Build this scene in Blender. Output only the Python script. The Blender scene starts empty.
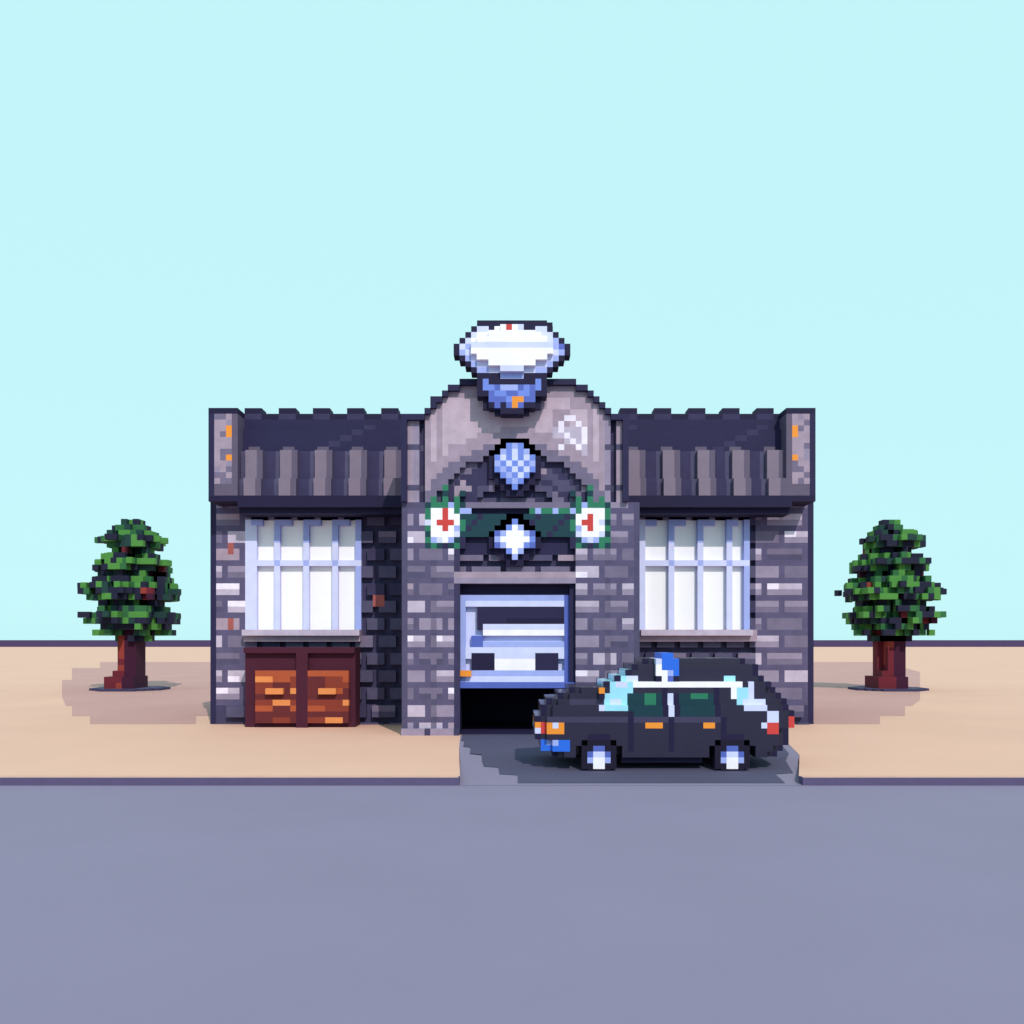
import bpy, math, random
from mathutils import Vector, noise
random.seed(4)
H=2.3; F=900.0; HY=640.0; C=5.8   # eye height, focal length, horizon, block module of the drawing
scene=bpy.context.scene

def lin(c):
    c=c/255.0
    return c/12.92 if c<=0.04045 else ((c+0.055)/1.055)**2.4
E=(1.06,1.18,1.12)
ES=(0.90,1.0,0.90)
MATS={}
def mat(name,rgb,rough=0.8,e=E,var=0.10,scale=4.0,metal=0.0,bump=0.0,coat=0.0):
    if name in MATS: return MATS[name]
    m=bpy.data.materials.new(name); m.use_nodes=True
    nt=m.node_tree; b=nt.nodes['Principled BSDF']
    col=[min(0.9,lin(rgb[i])/e[i]) for i in range(3)]
    tc=nt.nodes.new('ShaderNodeTexCoord')
    n=nt.nodes.new('ShaderNodeTexNoise'); n.inputs['Scale'].default_value=scale; n.inputs['Detail'].default_value=6
    nt.links.new(tc.outputs['Object'],n.inputs['Vector'])
    r=nt.nodes.new('ShaderNodeMapRange'); r.inputs['From Min'].default_value=0.3; r.inputs['From Max'].default_value=0.7
    r.inputs['To Min'].default_value=1-var; r.inputs['To Max'].default_value=1+var
    nt.links.new(n.outputs['Fac'],r.inputs['Value'])
    mx=nt.nodes.new('ShaderNodeVectorMath'); mx.operation='SCALE'
    mx.inputs[0].default_value=col
    nt.links.new(r.outputs['Result'],mx.inputs['Scale'])
    nt.links.new(mx.outputs['Vector'],b.inputs['Base Color'])
    b.inputs['Roughness'].default_value=rough; b.inputs['Metallic'].default_value=metal
    b.inputs['Specular IOR Level'].default_value=0.25
    b.inputs['Coat Weight'].default_value=coat
    if bump>0:
        bp=nt.nodes.new('ShaderNodeBump'); bp.inputs['Strength'].default_value=bump; bp.inputs['Distance'].default_value=0.02
        n2=nt.nodes.new('ShaderNodeTexNoise'); n2.inputs['Scale'].default_value=scale*12; n2.inputs['Detail'].default_value=5
        nt.links.new(tc.outputs['Object'],n2.inputs['Vector'])
        nt.links.new(n2.outputs['Fac'],bp.inputs['Height']); nt.links.new(bp.outputs['Normal'],b.inputs['Normal'])
    MATS[name]=m; return m
PAL={
 'N':('navy_trim',(27,20,58),.7), 'n':('deep_navy',(38,34,72),.7),
 'W':('white_enamel',(248,250,255),.5), 'L':('pale_blue',(208,218,252),.5),'P':('periwinkle',(160,178,238),.5),
 'Z':('window_glass',(255,255,255),.2),
 'B':('mid_blue',(84,104,188),.5),'V':('badge_blue',(112,140,224),.5),'U':('vivid_blue',(45,110,225),.4),'c':('cyan_glass',(160,228,245),.15),
 'O':('orange',(240,150,50),.5),'R':('red',(205,66,62),.5),'g':('sign_green',(40,122,92),.6),'t':('dark_teal',(28,62,72),.2),
 'a':('stone_light',(176,168,182),.9),'b':('stone_mid',(138,130,148),.9),'d':('stone_grey',(108,102,122),.9),
 'e':('stone_slate',(76,74,98),.9),'f':('stone_dark',(55,52,80),.9),'h':('stone_taupe',(178,163,172),.9),
 'i':('stone_warm',(152,138,150),.9),'w':('stone_pale',(222,218,228),.9),'r':('stone_rust',(150,84,78),.9),
 'm':('mortar',(60,58,84),.95),'y':('mortar_light',(84,80,106),.95),
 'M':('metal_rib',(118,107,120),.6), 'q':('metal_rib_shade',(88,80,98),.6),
 'K':('car_black',(40,37,60),.4),'k':('car_black_sheen',(62,58,86),.4),'x':('tyre',(24,18,44),.8),
 'D':('wood_frame',(70,24,46),.8),'1':('wood_red',(130,56,42),.8),'2':('wood_orange',(168,82,50),.8),'3':('wood_light',(220,140,80),.8),'4':('wood_dark',(96,38,42),.8),
 'G':('leaf_mid',(46,104,62),.8),'H':('leaf_light',(76,140,64),.8),'J':('leaf_dark',(28,62,60),.8),'j':('leaf_shadow',(28,30,56),.8),
 'T':('bark',(104,34,48),.9),'t2':('bark_dark',(60,20,48),.9),'t3':('bark_red',(140,58,50),.9),
}
def pm(ch):
    n,rgb,ro=PAL[ch]
    stone=ch in 'abdefhiwrmy'
    return mat(n,rgb,ro,e=ES if (stone or ch in 'Mq') else E,bump=0.3 if stone else 0.0,var=0.10 if stone else (0.01 if ch=='Z' else 0.05),coat=0.3 if ch in 'Kk' else 0)

class Vox:
    """block model; D = distance of its front plane, blocks are C/F*D metres"""
    def __init__(s,D): s.D=D; s.v=C*D/F; s.c={}; s.s=F/D
    def col(s,x): return int(round((x-48)/C))
    def row(s,y): return int(round((y-44)/C))
    def set(s,i,j,k,ch): s.c[(i,j,k)]=ch
    def rect(s,x0,y0,x1,y1,k0,k1,ch):
        for i in range(s.col(x0),s.col(x1)):
            for j in range(s.row(y0),s.row(y1)):
                for k in range(k0,k1): s.c[(i,j,k)]=ch(i,j) if callable(ch) else ch
    def clear(s,x0,y0,x1,y1,k0,k1):
        for i in range(s.col(x0),s.col(x1)):
            for j in range(s.row(y0),s.row(y1)):
                for k in range(k0,k1): s.c.pop((i,j,k),None)
    def build(s,name,parent=None,jit=0):
        vs={};V=[];Fc=[];mi=[];chs=[]
        def vert(i,j,k):
            key=(i,j,k)
            if key not in vs:
                X=(48+C*i-512)/s.s; Z=H-(44+C*j-HY)/s.s; Y=s.D+k*s.v
                vs[key]=len(V); V.append((X,Y,max(Z,-0.05)))
            return vs[key]
        for (i,j,k),ch in s.c.items():
            if ch not in chs: chs.append(ch)
            m=chs.index(ch)
            for d,q in (((-1,0,0),[(0,0,0),(0,0,1),(0,1,1),(0,1,0)]),((1,0,0),[(1,0,0),(1,1,0),(1,1,1),(1,0,1)]),
                        ((0,-1,0),[(0,0,0),(1,0,0),(1,0,1),(0,0,1)]),((0,1,0),[(0,1,0),(0,1,1),(1,1,1),(1,1,0)]),
                        ((0,0,-1),[(0,0,0),(0,1,0),(1,1,0),(1,0,0)]),((0,0,1),[(0,0,1),(1,0,1),(1,1,1),(0,1,1)])):
                if (i+d[0],j+d[1],k+d[2]) in s.c: continue
                Fc.append([vert(i+a,j+b,k+c) for a,b,c in q]); mi.append(m)
        me=bpy.data.meshes.new(name); me.from_pydata(V,[],Fc)
        for ch in chs: me.materials.append(pm(ch))
        me.polygons.foreach_set('material_index',mi); me.update()
        o=bpy.data.objects.new(name,me); scene.collection.objects.link(o)
        if parent: o.parent=parent
        return o
def empty(name):
    e=bpy.data.objects.new(name,None); scene.collection.objects.link(e); return e
def box(name,x0,x1,y0,y1,z0,z1,m,parent=None):
    V=[(x,y,z) for x in(x0,x1) for y in(y0,y1) for z in(z0,z1)]
    Fc=[(0,1,3,2),(4,6,7,5),(0,4,5,1),(2,3,7,6),(0,2,6,4),(1,5,7,3)]
    me=bpy.data.meshes.new(name); me.from_pydata(V,[],Fc); me.materials.append(m)
    o=bpy.data.objects.new(name,me); scene.collection.objects.link(o)
    if parent:o.parent=parent
    return o
def sheet(name,pts,z,m,parent=None):
    me=bpy.data.meshes.new(name); me.from_pydata([(p[0],p[1],p[2] if len(p)>2 else z) for p in pts],[],[tuple(range(len(pts)))])
    me.materials.append(m); o=bpy.data.objects.new(name,me); scene.collection.objects.link(o)
    if parent:o.parent=parent
    return o
def gp(x,y,z=0):   # metres on the ground for a plan point
    D=F*(H-z)/(y-HY); return ((x-512)*D/F,D)

# ------------------------------------------------ ground
GE=(1.11,1.43,1.34)
tan=mat('sandy_paving',(229,199,172),.95,e=GE,var=.035,scale=.25,bump=.15)
tree_shade=mat('painted_tree_shadow',(198,166,156),.95,e=GE,var=.04,scale=.3,bump=.2)  # darker paving tone, stands in for the tree shadows
asph=mat('road_asphalt',(141,143,171),.95,e=(1.15,1.46,1.44),var=.03,scale=.35,bump=.2)
asph_shade=mat('asphalt_painted_shadow',(84,89,118),.95,e=(1.13,1.44,1.42),var=.05,scale=.5,bump=.2)  # asphalt darkened to carry a painted shadow
kerbm=mat('kerb_stone_dark',(92,84,118),.9,var=.05)
kerbl=mat('kerb_top',(216,187,168),.9,e=GE,var=.05,scale=2)
sheet('ground',[(-900,-60),(900,-60),(900,900),(-900,900)],-0.135,tan)
sheet('road',[(-300,-50),(300,-50),(300,15.4),(-300,15.4)],-0.125,asph)
dl0,dr0=-0.88,4.85
pv=empty('pavement')
KL=15.0
sheet('paving_left',[(-300,KL+.22),(dl0,KL+.22),(-1.12,19),(-1.25,21.9),(-1.25,600),(-300,600)],0,tan,pv)
sheet('paving_right',[(dr0,KL+.22),(300,KL+.22),(300,600),(-1.25,600),(-1.25,21.9),(6.5,21.9),(5.75,18)],0,tan,pv)
box('kerb_left',-300,dl0,KL,KL+.22,-.13,0.0,kerbm,pv)
box('kerb_right',dr0,300,KL,KL+.22,-.13,0.0,kerbm,pv)
sheet('kerb_top_left',[(-300,KL+.02),(dl0-.02,KL+.02),(dl0-.02,KL+.24),(-300,KL+.24)],0.004,kerbl,pv)
sheet('kerb_top_right',[(dr0+.02,KL+.02),(300,KL+.02),(300,KL+.24),(dr0+.02,KL+.24)],0.004,kerbl,pv)
dv=empty('driveway')
me=bpy.data.meshes.new('apron'); me.from_pydata([(dl0,15,-.121),(dr0,15,-.121),(5.75,18,-.004),(6.5,21.9,-.004),(-1.25,21.9,-.004),(-1.12,19,-.004),(-.98,17,-.02),(5.4,17,-.02)],[],[(0,1,7,6),(6,7,2,5),(5,2,3,4)])
me.materials.append(asph); ao=bpy.data.objects.new('apron',me); scene.collection.objects.link(ao); ao.parent=dv
sheet('driveway_shadow_patch',[(-1.2,21.9),(-1.17,20.6),(-1.08,20.4),(-1.05,19.4),(-.88,19.2),(-.85,18.2),(-.6,18.0),(-.56,17.1),(5.2,17.1),(5.6,18.2),(6.35,21.9)],0.006,asph_shade,dv)  # shadow of car and building, painted as a dark sheet
sheet('driveway_shadow_patch_ramp',[(-.56,17.1,.006),(-.52,16.6,-.032),(-.25,16.5,-.037),(-.22,15.9,-.068),(.1,15.8,-.073),(.1,15.15,-.106),(4.6,15.15,-.106),(4.65,15.9,-.068),(5.0,16,-.063),(5.2,17.1,.006)],0,asph_shade,dv)  # same painted shadow, carried down the ramp
for sgn,nm in ((-1,'tree_shadow_patch'),(1,'tree_shadow_patch')):
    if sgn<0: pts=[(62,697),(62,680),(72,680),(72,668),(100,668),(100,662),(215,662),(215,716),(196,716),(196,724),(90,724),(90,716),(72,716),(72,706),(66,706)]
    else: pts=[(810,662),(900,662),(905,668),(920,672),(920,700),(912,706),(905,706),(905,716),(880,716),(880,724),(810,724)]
    sheet(nm,[gp(*p) for p in pts],.004,tree_shade)  # flat sheet painted as the shadow around each tree
box('boundary_wall',-500,500,300,301,-.1,2.25,mat('far_wall',(74,62,100),.9))

# ------------------------------------------------ police station
ps=empty('police_station')
def stone(shades,bw=4,bh=3,seed=0,mort='m'):
    def fn(i,j):
        r=j//bh
        if j%bh==bh-1: return mort
        off=(r%2)*(bw//2)
        if (i+off)%bw==0: return mort
        rnd=random.Random((i+off)//bw*91+r*7+seed*1013)
        ch=rnd.choice(shades)
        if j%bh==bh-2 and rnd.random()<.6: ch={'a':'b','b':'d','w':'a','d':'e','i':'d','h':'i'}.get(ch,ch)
        elif ch=='a' and (i+off)%bw in(1,2) and rnd.random()<.45: ch='w'  # pale cells painted as highlights on the light blocks
        return ch
    return fn
def lay(vx,x0,y0,x1,y1,fn,k=0,th=3):
    for i in range(vx.col(x0),vx.col(x1)):
        for j in range(vx.row(y0),vx.row(y1)):
            ch=fn(i,j)
            k0=k+1 if ch=='m' else k
            for kk in range(k0,k+th+1): vx.set(i,j,kk,ch)

# --- wings
WD=24.6
win=[(248,360,'l'),(640,752,'r')]
w=Vox(WD)
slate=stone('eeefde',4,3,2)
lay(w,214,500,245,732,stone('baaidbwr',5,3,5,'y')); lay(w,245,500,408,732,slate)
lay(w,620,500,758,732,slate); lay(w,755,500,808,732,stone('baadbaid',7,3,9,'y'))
for wx0,wx1,_ in win: w.clear(wx0,517,wx1,632,-1,6)
for j in range(w.row(505),w.row(730)):
    for x in (212,806):
        for k in (0,1,2): w.set(w.col(x),j,k,'n')
for x,y in ((380,595),(374,595),(226,545),(226,620)):
    for a in (0,1):
        w.set(w.col(x),w.row(y)+a,0,'r')
for x0,x1 in((214,408),(620,808)): lay(w,x0,708,x1,732,stone('efmde',5,3,8),k=-1,th=1)
w.build('wing_walls',ps)
f=Vox(WD)
for wx0,wx1,_ in win:
    f.rect(wx0,517,wx1,632,1,2,'Z')
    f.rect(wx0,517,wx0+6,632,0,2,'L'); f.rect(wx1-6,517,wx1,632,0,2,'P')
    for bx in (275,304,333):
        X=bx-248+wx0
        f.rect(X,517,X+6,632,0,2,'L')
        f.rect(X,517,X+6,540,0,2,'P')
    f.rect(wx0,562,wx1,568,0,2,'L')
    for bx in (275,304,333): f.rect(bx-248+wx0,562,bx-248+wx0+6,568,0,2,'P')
    f.rect(wx0,514,wx1,520,0,2,'d')
    for bx in (262,290,319,346):
        X=bx-248+wx0; f.rect(X-9,520,X+3,526,0,2,'P')
    f.rect(wx0-4,630,wx1+4,641,-1,2,'i'); f.rect(wx0,630,wx1,635,-2,-1,'a')
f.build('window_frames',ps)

# --- roofs
def roof(x0,x1,capx,name):
    r=Vox(23.9)
    i0,i1=r.col(x0),r.col(x1)
    jb,jm,jt=r.row(503),r.row(449),r.row(406)
    for i in range(i0,i1):
        ph=(i-i0)%6
        for n,j in enumerate(range(jb,jt-1,-1)):
            if j>=jm:
                k=int((jb-j)*0.22)
                if j>=jb-1: ch='N';k-=1
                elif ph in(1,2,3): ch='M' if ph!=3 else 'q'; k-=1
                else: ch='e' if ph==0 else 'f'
            else:
                k=int((jb-jm)*0.22)+1+(jm-j)//5
                ch='n'
                if j<=jt+1: ch='f' if (i//2)%2 else 'n'
                if (i+2*j)%23 in (0,1) and j>jt+2: ch='f'
                if j<=jt and ph in (3,4,5): continue
                if j==jt+1: ch='f' if ph<3 else 'N'
                if j==jt: ch='N'
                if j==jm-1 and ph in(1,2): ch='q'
            for kk in range(k,k+3): r.set(i,j,kk,ch)
        for kk in range(0,5): r.set(i,jb+1,kk,'N')
    a,b=capx
    for i in range(r.col(a),r.col(b)):
        for j in range(r.row(408),r.row(503)):
            edge=i==r.col(a) and a<512 or i==r.col(b)-1 and a>512
            inner=(i==r.col(b)-1 and a<512) or (i==r.col(a) and a>512)
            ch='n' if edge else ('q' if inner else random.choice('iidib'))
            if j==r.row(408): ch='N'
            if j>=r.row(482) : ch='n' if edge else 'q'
            if j>=r.row(497): ch='N'
            for k in range(-1,5): r.set(i,j,k,ch)
    o_i=r.col(b)-2 if a<512 else r.col(a)+1
    for jj in (r.row(426),r.row(432),r.row(455)): r.set(o_i,jj,-1,'O')
    return r.build(name,ps)
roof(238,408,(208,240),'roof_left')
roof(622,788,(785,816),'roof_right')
bm=pm('e')
s=F/WD
box('rear_wing_left',(214-512)/s,-2.3,WD+.6,WD+8,0,(HY-505)/s+H,bm,ps)
box('rear_wing_right',2.6,(806-512)/s,WD+.6,WD+8,0,(HY-505)/s+H,bm,ps)
rm=pm('n')
for nm,a,b in(('rear_roof_left',(214-512)/s,-2.2),('rear_roof_right',2.7,(806-512)/s)):
    z0=(HY-505)/s+H+.02; z1=z0+1.9
    V=[(a,WD+.9,z0),(b,WD+.9,z0),(b,WD+8.4,z0),(a,WD+8.4,z0),(a,WD+1.2,z1),(b,WD+1.2,z1),(b,WD+5,z1),(a,WD+5,z1)]
    me=bpy.data.meshes.new(nm); me.from_pydata(V,[],[(0,3,2,1),(4,5,6,7),(0,1,5,4),(2,3,7,6),(1,2,6,5),(0,4,7,3)])
    me.materials.append(rm); o=bpy.data.objects.new(nm,me); scene.collection.objects.link(o); o.parent=ps

# --- central arched block
CD=21.8
c=Vox(CD)
def outl(y):
    T=[(380,458,574),(386,446,586),(392,440,592),(398,432,600),(404,428,606),(410,424,610),(416,403,628)]
    last=None
    for yy,a,b in T:
        if y+3>=yy: last=(a,b)
    return last
for j in range(c.row(380),c.row(502)):
    y=44+C*j
    o=outl(y)
    if not o: continue
    a,b=c.col(o[0]),c.col(o[1])
    po=outl(y-C); pa,pb=(c.col(po[0]),c.col(po[1])) if po else (999,-999)
    for i in range(a,b):
        x=48+C*i+3
        r=math.hypot((x-515),(y-545)*0.98)
        edge=i==a or i==b-1 or i<pa or i>=pb
        k=0
        if x<427 or x>604:
            ch='fdib'[(i)%4] if x<427 else 'bfid'[(i)%4]; k=1 if ch=='f' else 0
            if j%7==6: ch='e'
        elif r<94:
            k=1; ang=math.atan2(545-y,x-515)
            ch=random.Random(int(ang*5)*13+int(r/14)*5).choice('deedfi'); 
            if int(r)%14<5: ch='f'
            if r<62: ch=random.Random(i//3+j//2*7).choice('eedf'); k=2
        elif r<104: ch='d'; k=0
        else:
            rr=random.Random(i//3*5+j//3*31)
            ch='h' if (x<545) else rr.choice('hhai')
            if x<445 or x>588: ch='i' if i%2 else 'h'
            if y<396: ch='i'
            if 445<=x<545 and rr.random()<.2: ch='i'
            if r<116: ch='i'
        if edge: ch='n'; k=-1
        for kk in range(k,k+6): c.set(i,j,kk,ch)
for (x,y) in ((560,420),(566,415),(572,415),(578,420),(560,426),(566,432),(572,438),(560,444),(584,426),(584,432),(584,438),(578,444)):
    c.set(c.col(x),c.row(y),0,'w')
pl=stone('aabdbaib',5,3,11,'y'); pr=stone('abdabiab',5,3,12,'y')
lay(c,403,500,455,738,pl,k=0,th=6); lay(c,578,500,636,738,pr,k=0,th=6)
for x in (403,432,452):
    for j in range(c.row(500),c.row(738)): 
        c.set(c.col(x),j,0,{403:'e',432:'d' if j%3!=2 else 'e',452:'f'}[x])
for j in range(c.row(500),c.row(738)): c.set(c.col(604),j,0,'d' if j%3!=2 else 'e'); c.set(c.col(633),j,0,'e')
for i in range(c.col(400),c.col(458)):
    for j in (c.row(728),c.row(734)): 
        for k in(-1,0): c.set(i,j,k,'b' if i%5 else 'm')
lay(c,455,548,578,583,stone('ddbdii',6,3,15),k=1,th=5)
c.rect(455,572,578,583,0,6,lambda i,j:'i' if j%2 else 'b')
c.rect(436,552,600,557,-1,4,'d')
# sign band
c.rect(424,500,606,553,1,6,'n')
c.rect(424,500,606,506,0,1,'d')
for i in range(c.col(424),c.col(606)):
    x=48+C*i
    if x<470 or x>525: c.set(i,c.row(507),0,'g' if i%3 else 'P')
    if abs(x-515)<60: 
        for jj in range(c.row(512),c.row(535)): c.set(i,jj,0,'t' if (i+jj)%5 else 'n')
A1=["tgggPgt","gWWRWgP","gWWRWWt","LWRRRWg","gWWRWPg","tWWWWLt","gPLWPtn","tgtntgn"]
A2=["tgPgggt","PgWWWWg","tWWRWWg","gWRRWLt","gPWRWWg","tLWWWLt","ntPLPgg","ngtntgt"]
for cx,A in ((443,A1),(585,A2)):
    ci,cj=c.col(cx),c.row(520)
    for jj,rw in enumerate(A):
        for ii,ch in enumerate(rw):
            c.set(ci-3+ii,cj-3+jj,0,ch)
    for q in range(1,4): c.set(ci,cj-3-q,0,'gtg'[q-1])
    c.set(ci-2,cj-4,0,'g'); c.set(ci+2,cj-4,0,'g'); c.set(ci+(3 if cx<512 else -3),cj-5,0,'t')
c.rect(455,583,578,597,2,6,'N')
c.rect(455,583,461,735,1,6,'N'); c.rect(572,583,578,735,1,6,'n')
c.build('arched_block',ps)
cs=F/CD
gx0,gx1=(455-512)/cs,(578-512)/cs; gz=(HY-583)/cs+H
nv=pm('N')
box('garage_back_wall',gx0-.5,gx1+.5,CD+3.5,CD+3.6,0,gz+.5,nv,ps)
box('garage_side_l',gx0-.3,gx0-.02,CD+.85,CD+3.5,0,gz+.3,nv,ps)
box('garage_side_r',gx1+.02,gx1+.3,CD+.85,CD+3.5,0,gz+.3,nv,ps)
box('garage_ceiling',gx0-.02,gx1+.02,CD+.85,CD+3.5,gz+.02,gz+.3,nv,ps)
sheet('garage_floor',[(gx0-.3,CD+.1),(gx1+.3,CD+.1),(gx1+.3,CD+3.5),(gx0-.3,CD+3.5)],0.012,pm('n'),ps)
box('rear_block_left',(406-512)/cs,gx0-.35,CD+1.1,CD+10,0,gz+.3,pm('e'),ps)
box('rear_block_right',gx1+.35,(625-512)/cs,CD+1.1,CD+10,0,gz+.3,pm('e'),ps)
prof=[]
for x,y in [(406,583),(406,422),(428,416),(436,404),(450,394),(462,388),(570,388),(582,394),(596,404),(604,416),(625,422),(625,583)]:
    prof.append(((x-512)/cs,(HY-y)/cs+H))
n=len(prof); V=[(p[0],CD+.95,max(p[1],gz+.32)) for p in prof]+[(p[0],CD+10,max(p[1],gz+.32)) for p in prof]
Fc=[tuple(range(n-1,-1,-1)),tuple(range(n,2*n))]+[(i,(i+1)%n,n+(i+1)%n,n+i) for i in range(n)]
me=bpy.data.meshes.new('vault_roof'); me.from_pydata(V,[],Fc); me.materials.append(pm('d')); o=bpy.data.objects.new('vault_roof',me); scene.collection.objects.link(o); o.parent=ps
# garage door
g=Vox(CD+.25)
g.rect(461,595,573,686,1,2,'L')
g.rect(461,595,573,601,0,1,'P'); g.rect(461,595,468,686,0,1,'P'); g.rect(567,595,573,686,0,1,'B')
g.rect(468,601,567,607,0,1,'L'); 
g.rect(479,607,562,618,0,2,'n'); g.rect(479,618,485,632,0,2,'n'); g.rect(508,618,562,630,0,2,'N'); g.rect(485,612,508,624,0,1,'n')
g.rect(485,624,562,636,0,1,'L'); g.rect(485,630,562,636,0,1,'W')
g.rect(474,642,562,648,0,1,'P'); g.rect(474,636,485,650,0,1,'B')
g.rect(468,650,567,656,0,1,'L')
g.rect(474,654,497,668,0,2,'N'); g.rect(534,654,556,668,0,2,'n')
g.rect(497,656,534,674,0,1,'W'); g.rect(468,668,567,674,0,1,'P'); g.rect(468,674,567,684,0,1,'L')
g.rect(461,684,573,690,-1,1,'B'); g.rect(461,670,474,676,-1,0,'O')
g.build('garage_door',ps)

def art(D,x,y,rows,name,parent,depth=0.5,flat=None):
    v=Vox(D); i0=v.col(x); j0=v.row(y); W=max(len(r) for r in rows); cx=(W-1)/2
    for jj,rw in enumerate(rows):
        idx=[n for n,ch in enumerate(rw) if ch!='.']
        hw=(idx[-1]-idx[0]+1)/2
        for ii in idx:
            if flat is None: d=depth*math.sqrt(max(0.3,hw*hw-(ii-cx)**2)); kf=-int(round(d)); kb=int(round(d))+1
            else:
                kf,kb=(-flat if rw[ii]!='N' else -flat+1),1
            for k in range(kf,kb): v.set(i0+ii,j0+jj,k,rw[ii])
    return v.build(name,parent)
cap=["....NNNNNNNNNNNNN...",
"...NLLNWWRWLNNLLN...","..NLWWWWWWWWWWWLLN..",".NLWWWWWWWWWWWWWLPN.","NLPLLLLLLLLLLLLLLPBN","NPLWWWWWWWWWWWWWWLPN",
".NPLWWWWWWWWWWWWLPN.","..NPLLWWWWWWWWLLPN..","...NPPLLLLLLLLPPN...","....NNNNPPPPNNNN....","....NVNNNNNNNNVN....",
"....NVVBPPPBVBVN....","....NNBVVBBVVBNN....",".....NBBBVOOBBN.....",".....NNBNBOBNNN.....",".......NNNNNN......."]
art(CD-.38,455,322,cap,'police_cap_sign',ps,depth=0.22)
art(CD,489,437,["..NNNNN..",".NNVPVNN.","NNPVLVPNN","NVLVLVLVN","NPVLVLVPN","NVPVLVLVN","NNVPVLVNN",".NNVPVNN.","..NNVNN..","...NNN..."],'badge_emblem',ps,flat=1)
art(CD,489,513,["...NNN...","..NNVNN..",".NNVWPNN.","NBPWWWPBN","NPWWWWWVN","NBPWWWVBN",".NNVWPNN.","..NNPNN..","...NNN..."],'star_emblem',ps,flat=1)

# ------------------------------------------------ wooden storage box
cr=empty('wooden_crate')
b=Vox(23.75)
b.rect(248,650,356,728,0,5,'D')
def wood(i,j):
    rnd=random.Random(i//3*17+j*5)
    return rnd.choice('1124143')
for x0,x1 in((256,298),(306,350)):
    b.rect(x0,670,x1,722,-1,0,wood)
    b.rect(x0,670,x1,674,-1,0,'2'); b.rect(x0,692,x1,697,-1,0,'4'); b.rect(x0,709,x1,714,-1,0,'4')
    b.rect((x0+x1)/2-6,686,(x0+x1)/2+8,691,-2,0,'3')
b.rect(256,656,350,661,-1,0,'4'); b.rect(296,650,308,728,-1,0,'D'); b.rect(248,648,356,653,-1,5,'D')
b.build('crate_body',cr)

# ------------------------------------------------ police car
pc=empty('police_car')
v=Vox(16.15)
I0,J0=v.col(538),v.row(651)
span={1:(19,36),2:(17,38),3:(16,38),4:(14,39),5:(12,40),6:(6,41),7:(4,42),8:(2,43),9:(1,43),10:(1,44),11:(0,44),12:(0,44),13:(0,43),14:(0,43),15:(1,43),16:(1,42),17:(3,41)}
def inset(j): return 3 if j<=1 else 2 if j<=4 else 1 if j<=8 else 0
WK=17
for j,(a,e_) in span.items():
    ins=inset(j)
    for i in range(a,e_+1):
        pad=0
        if j>5 and (i-a<2 or e_-i<2): pad=1 
        for k in range(ins+pad,WK-ins-pad):
            v.set(I0+i,J0+j,k,'K')
def side(i0,i1,j0,j1,ch,proud=0):
    for i in range(i0,i1):
        for j in range(j0,j1):
            for back in (0,1):
                ks=[k for k in range(WK) if (I0+i,J0+j,k) in v.c]
                if not ks: continue
                k=ks[-1] if back else ks[0]
                v.set(I0+i,J0+j,k,ch)
def thru(i,j,ch,pad=1):
    ks=[k for k in range(WK) if (I0+i,J0+j,k) in v.c]
    for k in ks[pad:len(ks)-pad] if pad else ks: v.set(I0+i,J0+j,k,ch)
for j,(a,e_) in span.items():
    side(a,a+1,j,j+1,'N'); side(e_,e_+1,j,j+1,'N')
for i,j in ((16,3),(15,4),(14,4),(13,5),(12,5),(12,6)): thru(i,j,'c',2)
for i,j in ((38,3),(39,4),(40,5),(41,6)): thru(i,j,'c',2)
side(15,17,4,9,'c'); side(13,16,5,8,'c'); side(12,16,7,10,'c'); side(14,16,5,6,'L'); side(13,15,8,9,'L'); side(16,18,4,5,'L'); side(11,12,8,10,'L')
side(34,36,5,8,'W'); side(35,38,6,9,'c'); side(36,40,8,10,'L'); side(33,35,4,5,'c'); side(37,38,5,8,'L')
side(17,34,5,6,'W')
side(23,24,7,11,'L')
side(16,17,7,10,'t'); side(17,22,7,11,'t'); side(24,31,7,11,'t'); side(19,21,7,9,'g'); side(27,30,7,8,'g'); side(24,25,7,11,'N'); side(22,23,6,11,'N'); side(31,32,6,11,'N')
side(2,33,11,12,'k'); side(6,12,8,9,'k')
for jj in range(11,17): side(23,24,jj,jj+1,'N'); 
side(16,17,10,17,'N'); side(32,33,11,16,'N')
side(19,22,12,13,'O'); side(29,31,12,13,'O')
side(2,5,12,14,'O'); side(3,4,12,13,'L'); side(1,2,12,14,'R')
side(1,6,15,17,'U'); side(2,4,15,16,'P')
side(40,42,10,12,'L'); side(40,42,12,14,'R'); side(39,40,12,13,'L')
for k in list(range(1,4))+list(range(13,16)): 
    v.set(I0+0,J0+12,k,'O'); v.set(I0+0,J0+13,k,'L'); v.set(I0+44,J0+12,k,'R'); v.set(I0+44,J0+11,k,'R')
for k in range(5,12): v.set(I0+0,J0+14,k,'k')
v.set(I0+11,J0+6,0,'O'); v.set(I0+11,J0+7,0,'N')
for cx in (10.5,33.5):
    for i in range(5,40):
        for j in range(13,18):
            if math.hypot(i-cx,j-17.3)<4.0:
                for k in list(range(0,4))+list(range(13,17)): 
                    if j>=15: v.c.pop((I0+i,J0+j,k),None)
                    elif k in(0,16): v.set(I0+i,J0+j,k,'N')
for i in range(15,29): 
    for k in range(1,16): v.set(I0+i,J0+18,k,'N')
SIR={0:".UU.",1:"LUUU",2:"WUUU",3:"WWPU",4:".WB."}
for j in SIR:
    for ii,ch in enumerate(SIR[j]):
        for k in range(1,9): v.c.pop((I0+21+ii,J0+j,k),None)
v.build('car_body',pc)
wv=Vox(16.15)
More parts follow.
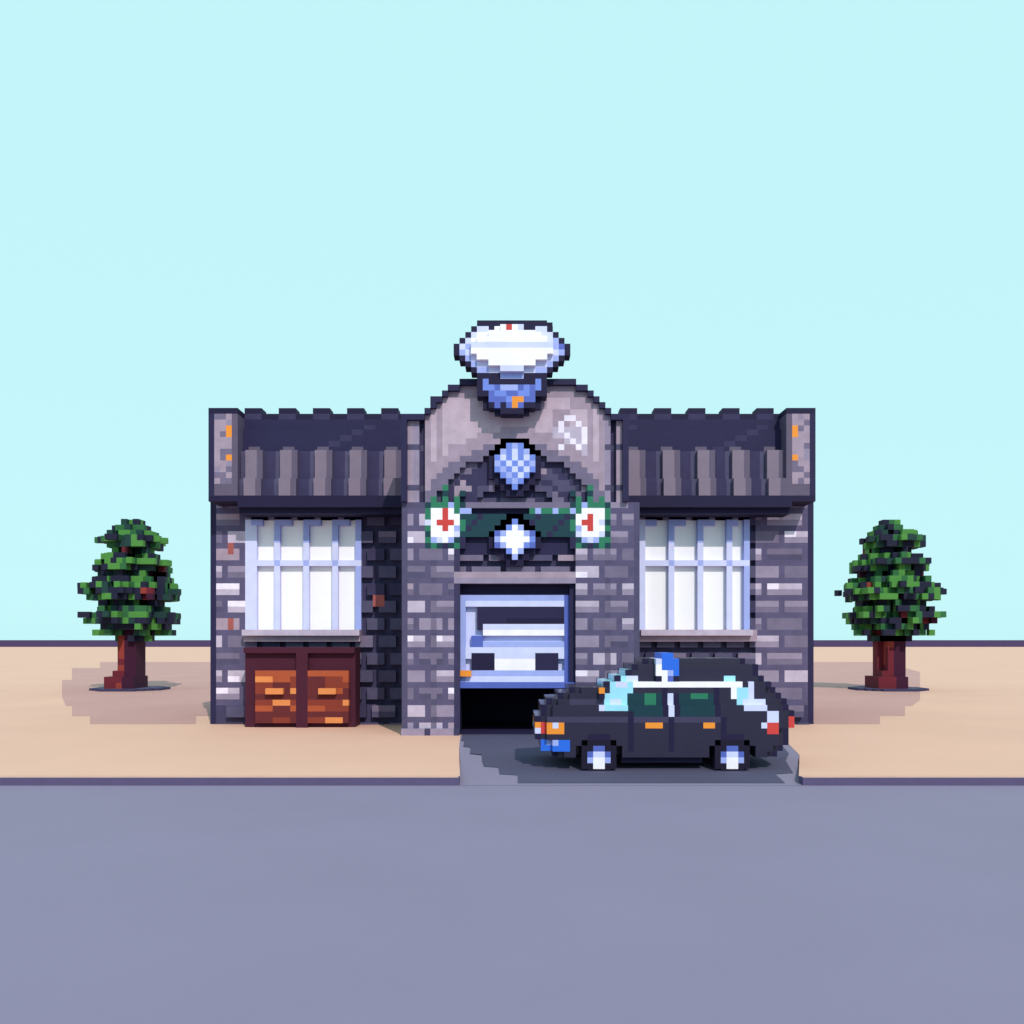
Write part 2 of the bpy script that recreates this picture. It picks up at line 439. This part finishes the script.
WH=[".xxxx.","xxBBxx","xBLLBx","xPWWPx","xxWWxx",".xxxx."]
for c0 in (8,31):
    for jj,rw in enumerate(WH):
        for ii,ch in enumerate(rw):
            if ch=='.': continue
            for k in range(0,3): wv.set(I0+c0+ii,J0+15+jj-0,k,ch if k==0 else 'x')
            for k in range(14,17): wv.set(I0+c0+ii,J0+15+jj,k,ch if k==16 else 'x')
wv.build('wheels',pc)
sv=Vox(16.15)
for j in SIR:
    for ii,ch in enumerate(SIR[j]):
        if ch=='.': ch='N' if j>0 else '.'
        if ch!='.':
            for k in range(1,9): sv.set(I0+21+ii,J0+j,k,ch)
sv.build('siren_light',pc)

# ------------------------------------------------ trees
PROF=[1.6,2.6,3.8,5.2,4.6,3.6,4.8,6.0,5.6,4.6,6.0,7.2,7.6,6.6,5.2,6.4,7.2,6.6,5.4,6.0,3.2]
def tree(cx,seed):
    t=empty('tree')
    rng=random.Random(seed)
    D=41.4; v=Vox(D); ci=v.col(cx); j0=v.row(517)
    off=Vector((seed*11.3,3.1,7.7))
    for jj,hw in enumerate(PROF):
        j=j0+jj
        for i in range(-9,10):
            for k in range(-9,10):
                rad=math.hypot(i,k*1.05)/hw
                p=Vector((i*.8,jj*1.0,k*.8))*0.5+off
                nz=noise.noise(p)
                if rad+nz*0.40>1.0: continue
                if noise.noise(p*1.3+Vector((9,2,4)))>0.17 and rad>0.2: continue
                drop=PROF[jj-1]>hw if jj else False
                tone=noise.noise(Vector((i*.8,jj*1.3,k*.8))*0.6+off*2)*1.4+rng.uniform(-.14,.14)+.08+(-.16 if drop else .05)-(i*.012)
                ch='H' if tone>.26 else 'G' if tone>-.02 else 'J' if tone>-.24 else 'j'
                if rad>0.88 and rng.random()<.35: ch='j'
                if rng.random()<.01: ch='t3'
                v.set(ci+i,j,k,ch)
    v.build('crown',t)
    b=Vox(D)
    for j in range(j0+3,b.row(690)):
        z=j-b.row(640)
        for i in range(-3,4):
            for k in range(-3,3):
                if z>=6: ok=-3<=i<=1 and abs(k+.5)<2.6
                elif z>=-2: ok=-2<=i<=1 and abs(k+.5)<2 and not (i==-2 and k<0 and z<5)
                elif z>=-12: ok=-1<=i<=1 and abs(k+.5)<1.1
                else: ok=i in(0,) and k in(0,-1)
                if ok: b.set(ci+i,j,k,'t3' if (i==-1 and rng.random()<.45) else 'T' if i<=-1 else 't2')
    for dx,dk in((-1,0),(1,0),(0,1),(0,-1),(-1,1),(1,-1),(1,0),(-1,0)):
        jb=b.row(rng.choice((628,606,582,560)))
        L=5 if jb>b.row(570) else 3
        for n in range(1,L+1):
            b.set(ci+dx*n,jb-n//2,dk*n,'t2'); b.set(ci+dx*n,jb-n//2-(1 if n%2 else 0),dk*n,'T')
    b.build('trunk_and_limbs',t)
    r=Vox(D)
    for i in range(-6,6):
        for k in range(-5,6):
            if math.hypot(i+.5,k)<5.9 : r.set(ci+i,r.row(686.5),k,'e' if math.hypot(i+.5,k)<4.9 else 'f')
    r.build('trunk_base_disc',t);  # dark disc under the trunk
    return t
tree(130,1); tree(890,5)

# ------------------------------------------------ camera, world, light
cam=bpy.data.cameras.new('camera'); co=bpy.data.objects.new('camera',cam); scene.collection.objects.link(co)
co.location=(0,0,H); co.rotation_euler=(math.radians(90),0,0)
cam.sensor_width=36; cam.lens=36*F/1024; cam.shift_y=(HY-512)/1024; cam.clip_end=3000
scene.camera=co
d=Vector((0.26,-0.72,0.66)).normalized()
sun=bpy.data.lights.new('sun','SUN'); sun.energy=2.8; sun.angle=math.radians(.5); sun.color=(1,.95,.88)
so=bpy.data.objects.new('sun',sun); scene.collection.objects.link(so); so.rotation_euler=d.to_track_quat('Z','Y').to_euler()
wd=bpy.data.worlds.new('World'); scene.world=wd; wd.use_nodes=True; nt=wd.node_tree
bg=nt.nodes['Background']; sk=nt.nodes.new('ShaderNodeTexSky'); sk.sky_type='NISHITA'; sk.sun_disc=False
sk.sun_elevation=math.asin(d.z); sk.sun_rotation=math.atan2(d.x,d.y)
sc=nt.nodes.new('ShaderNodeVectorMath'); sc.operation='SCALE'; sc.inputs['Scale'].default_value=0.08
nt.links.new(sk.outputs['Color'],sc.inputs[0])
mx=nt.nodes.new('ShaderNodeMix'); mx.data_type='RGBA'; mx.inputs[0].default_value=0.92
nt.links.new(sc.outputs['Vector'],mx.inputs[6]); mx.inputs[7].default_value=(0.585,0.98,1.015,1)
nt.links.new(mx.outputs[2],bg.inputs['Color']); bg.inputs['Strength'].default_value=1.0
scene.view_settings.view_transform='Standard'; scene.view_settings.look='None'; scene.view_settings.exposure=0
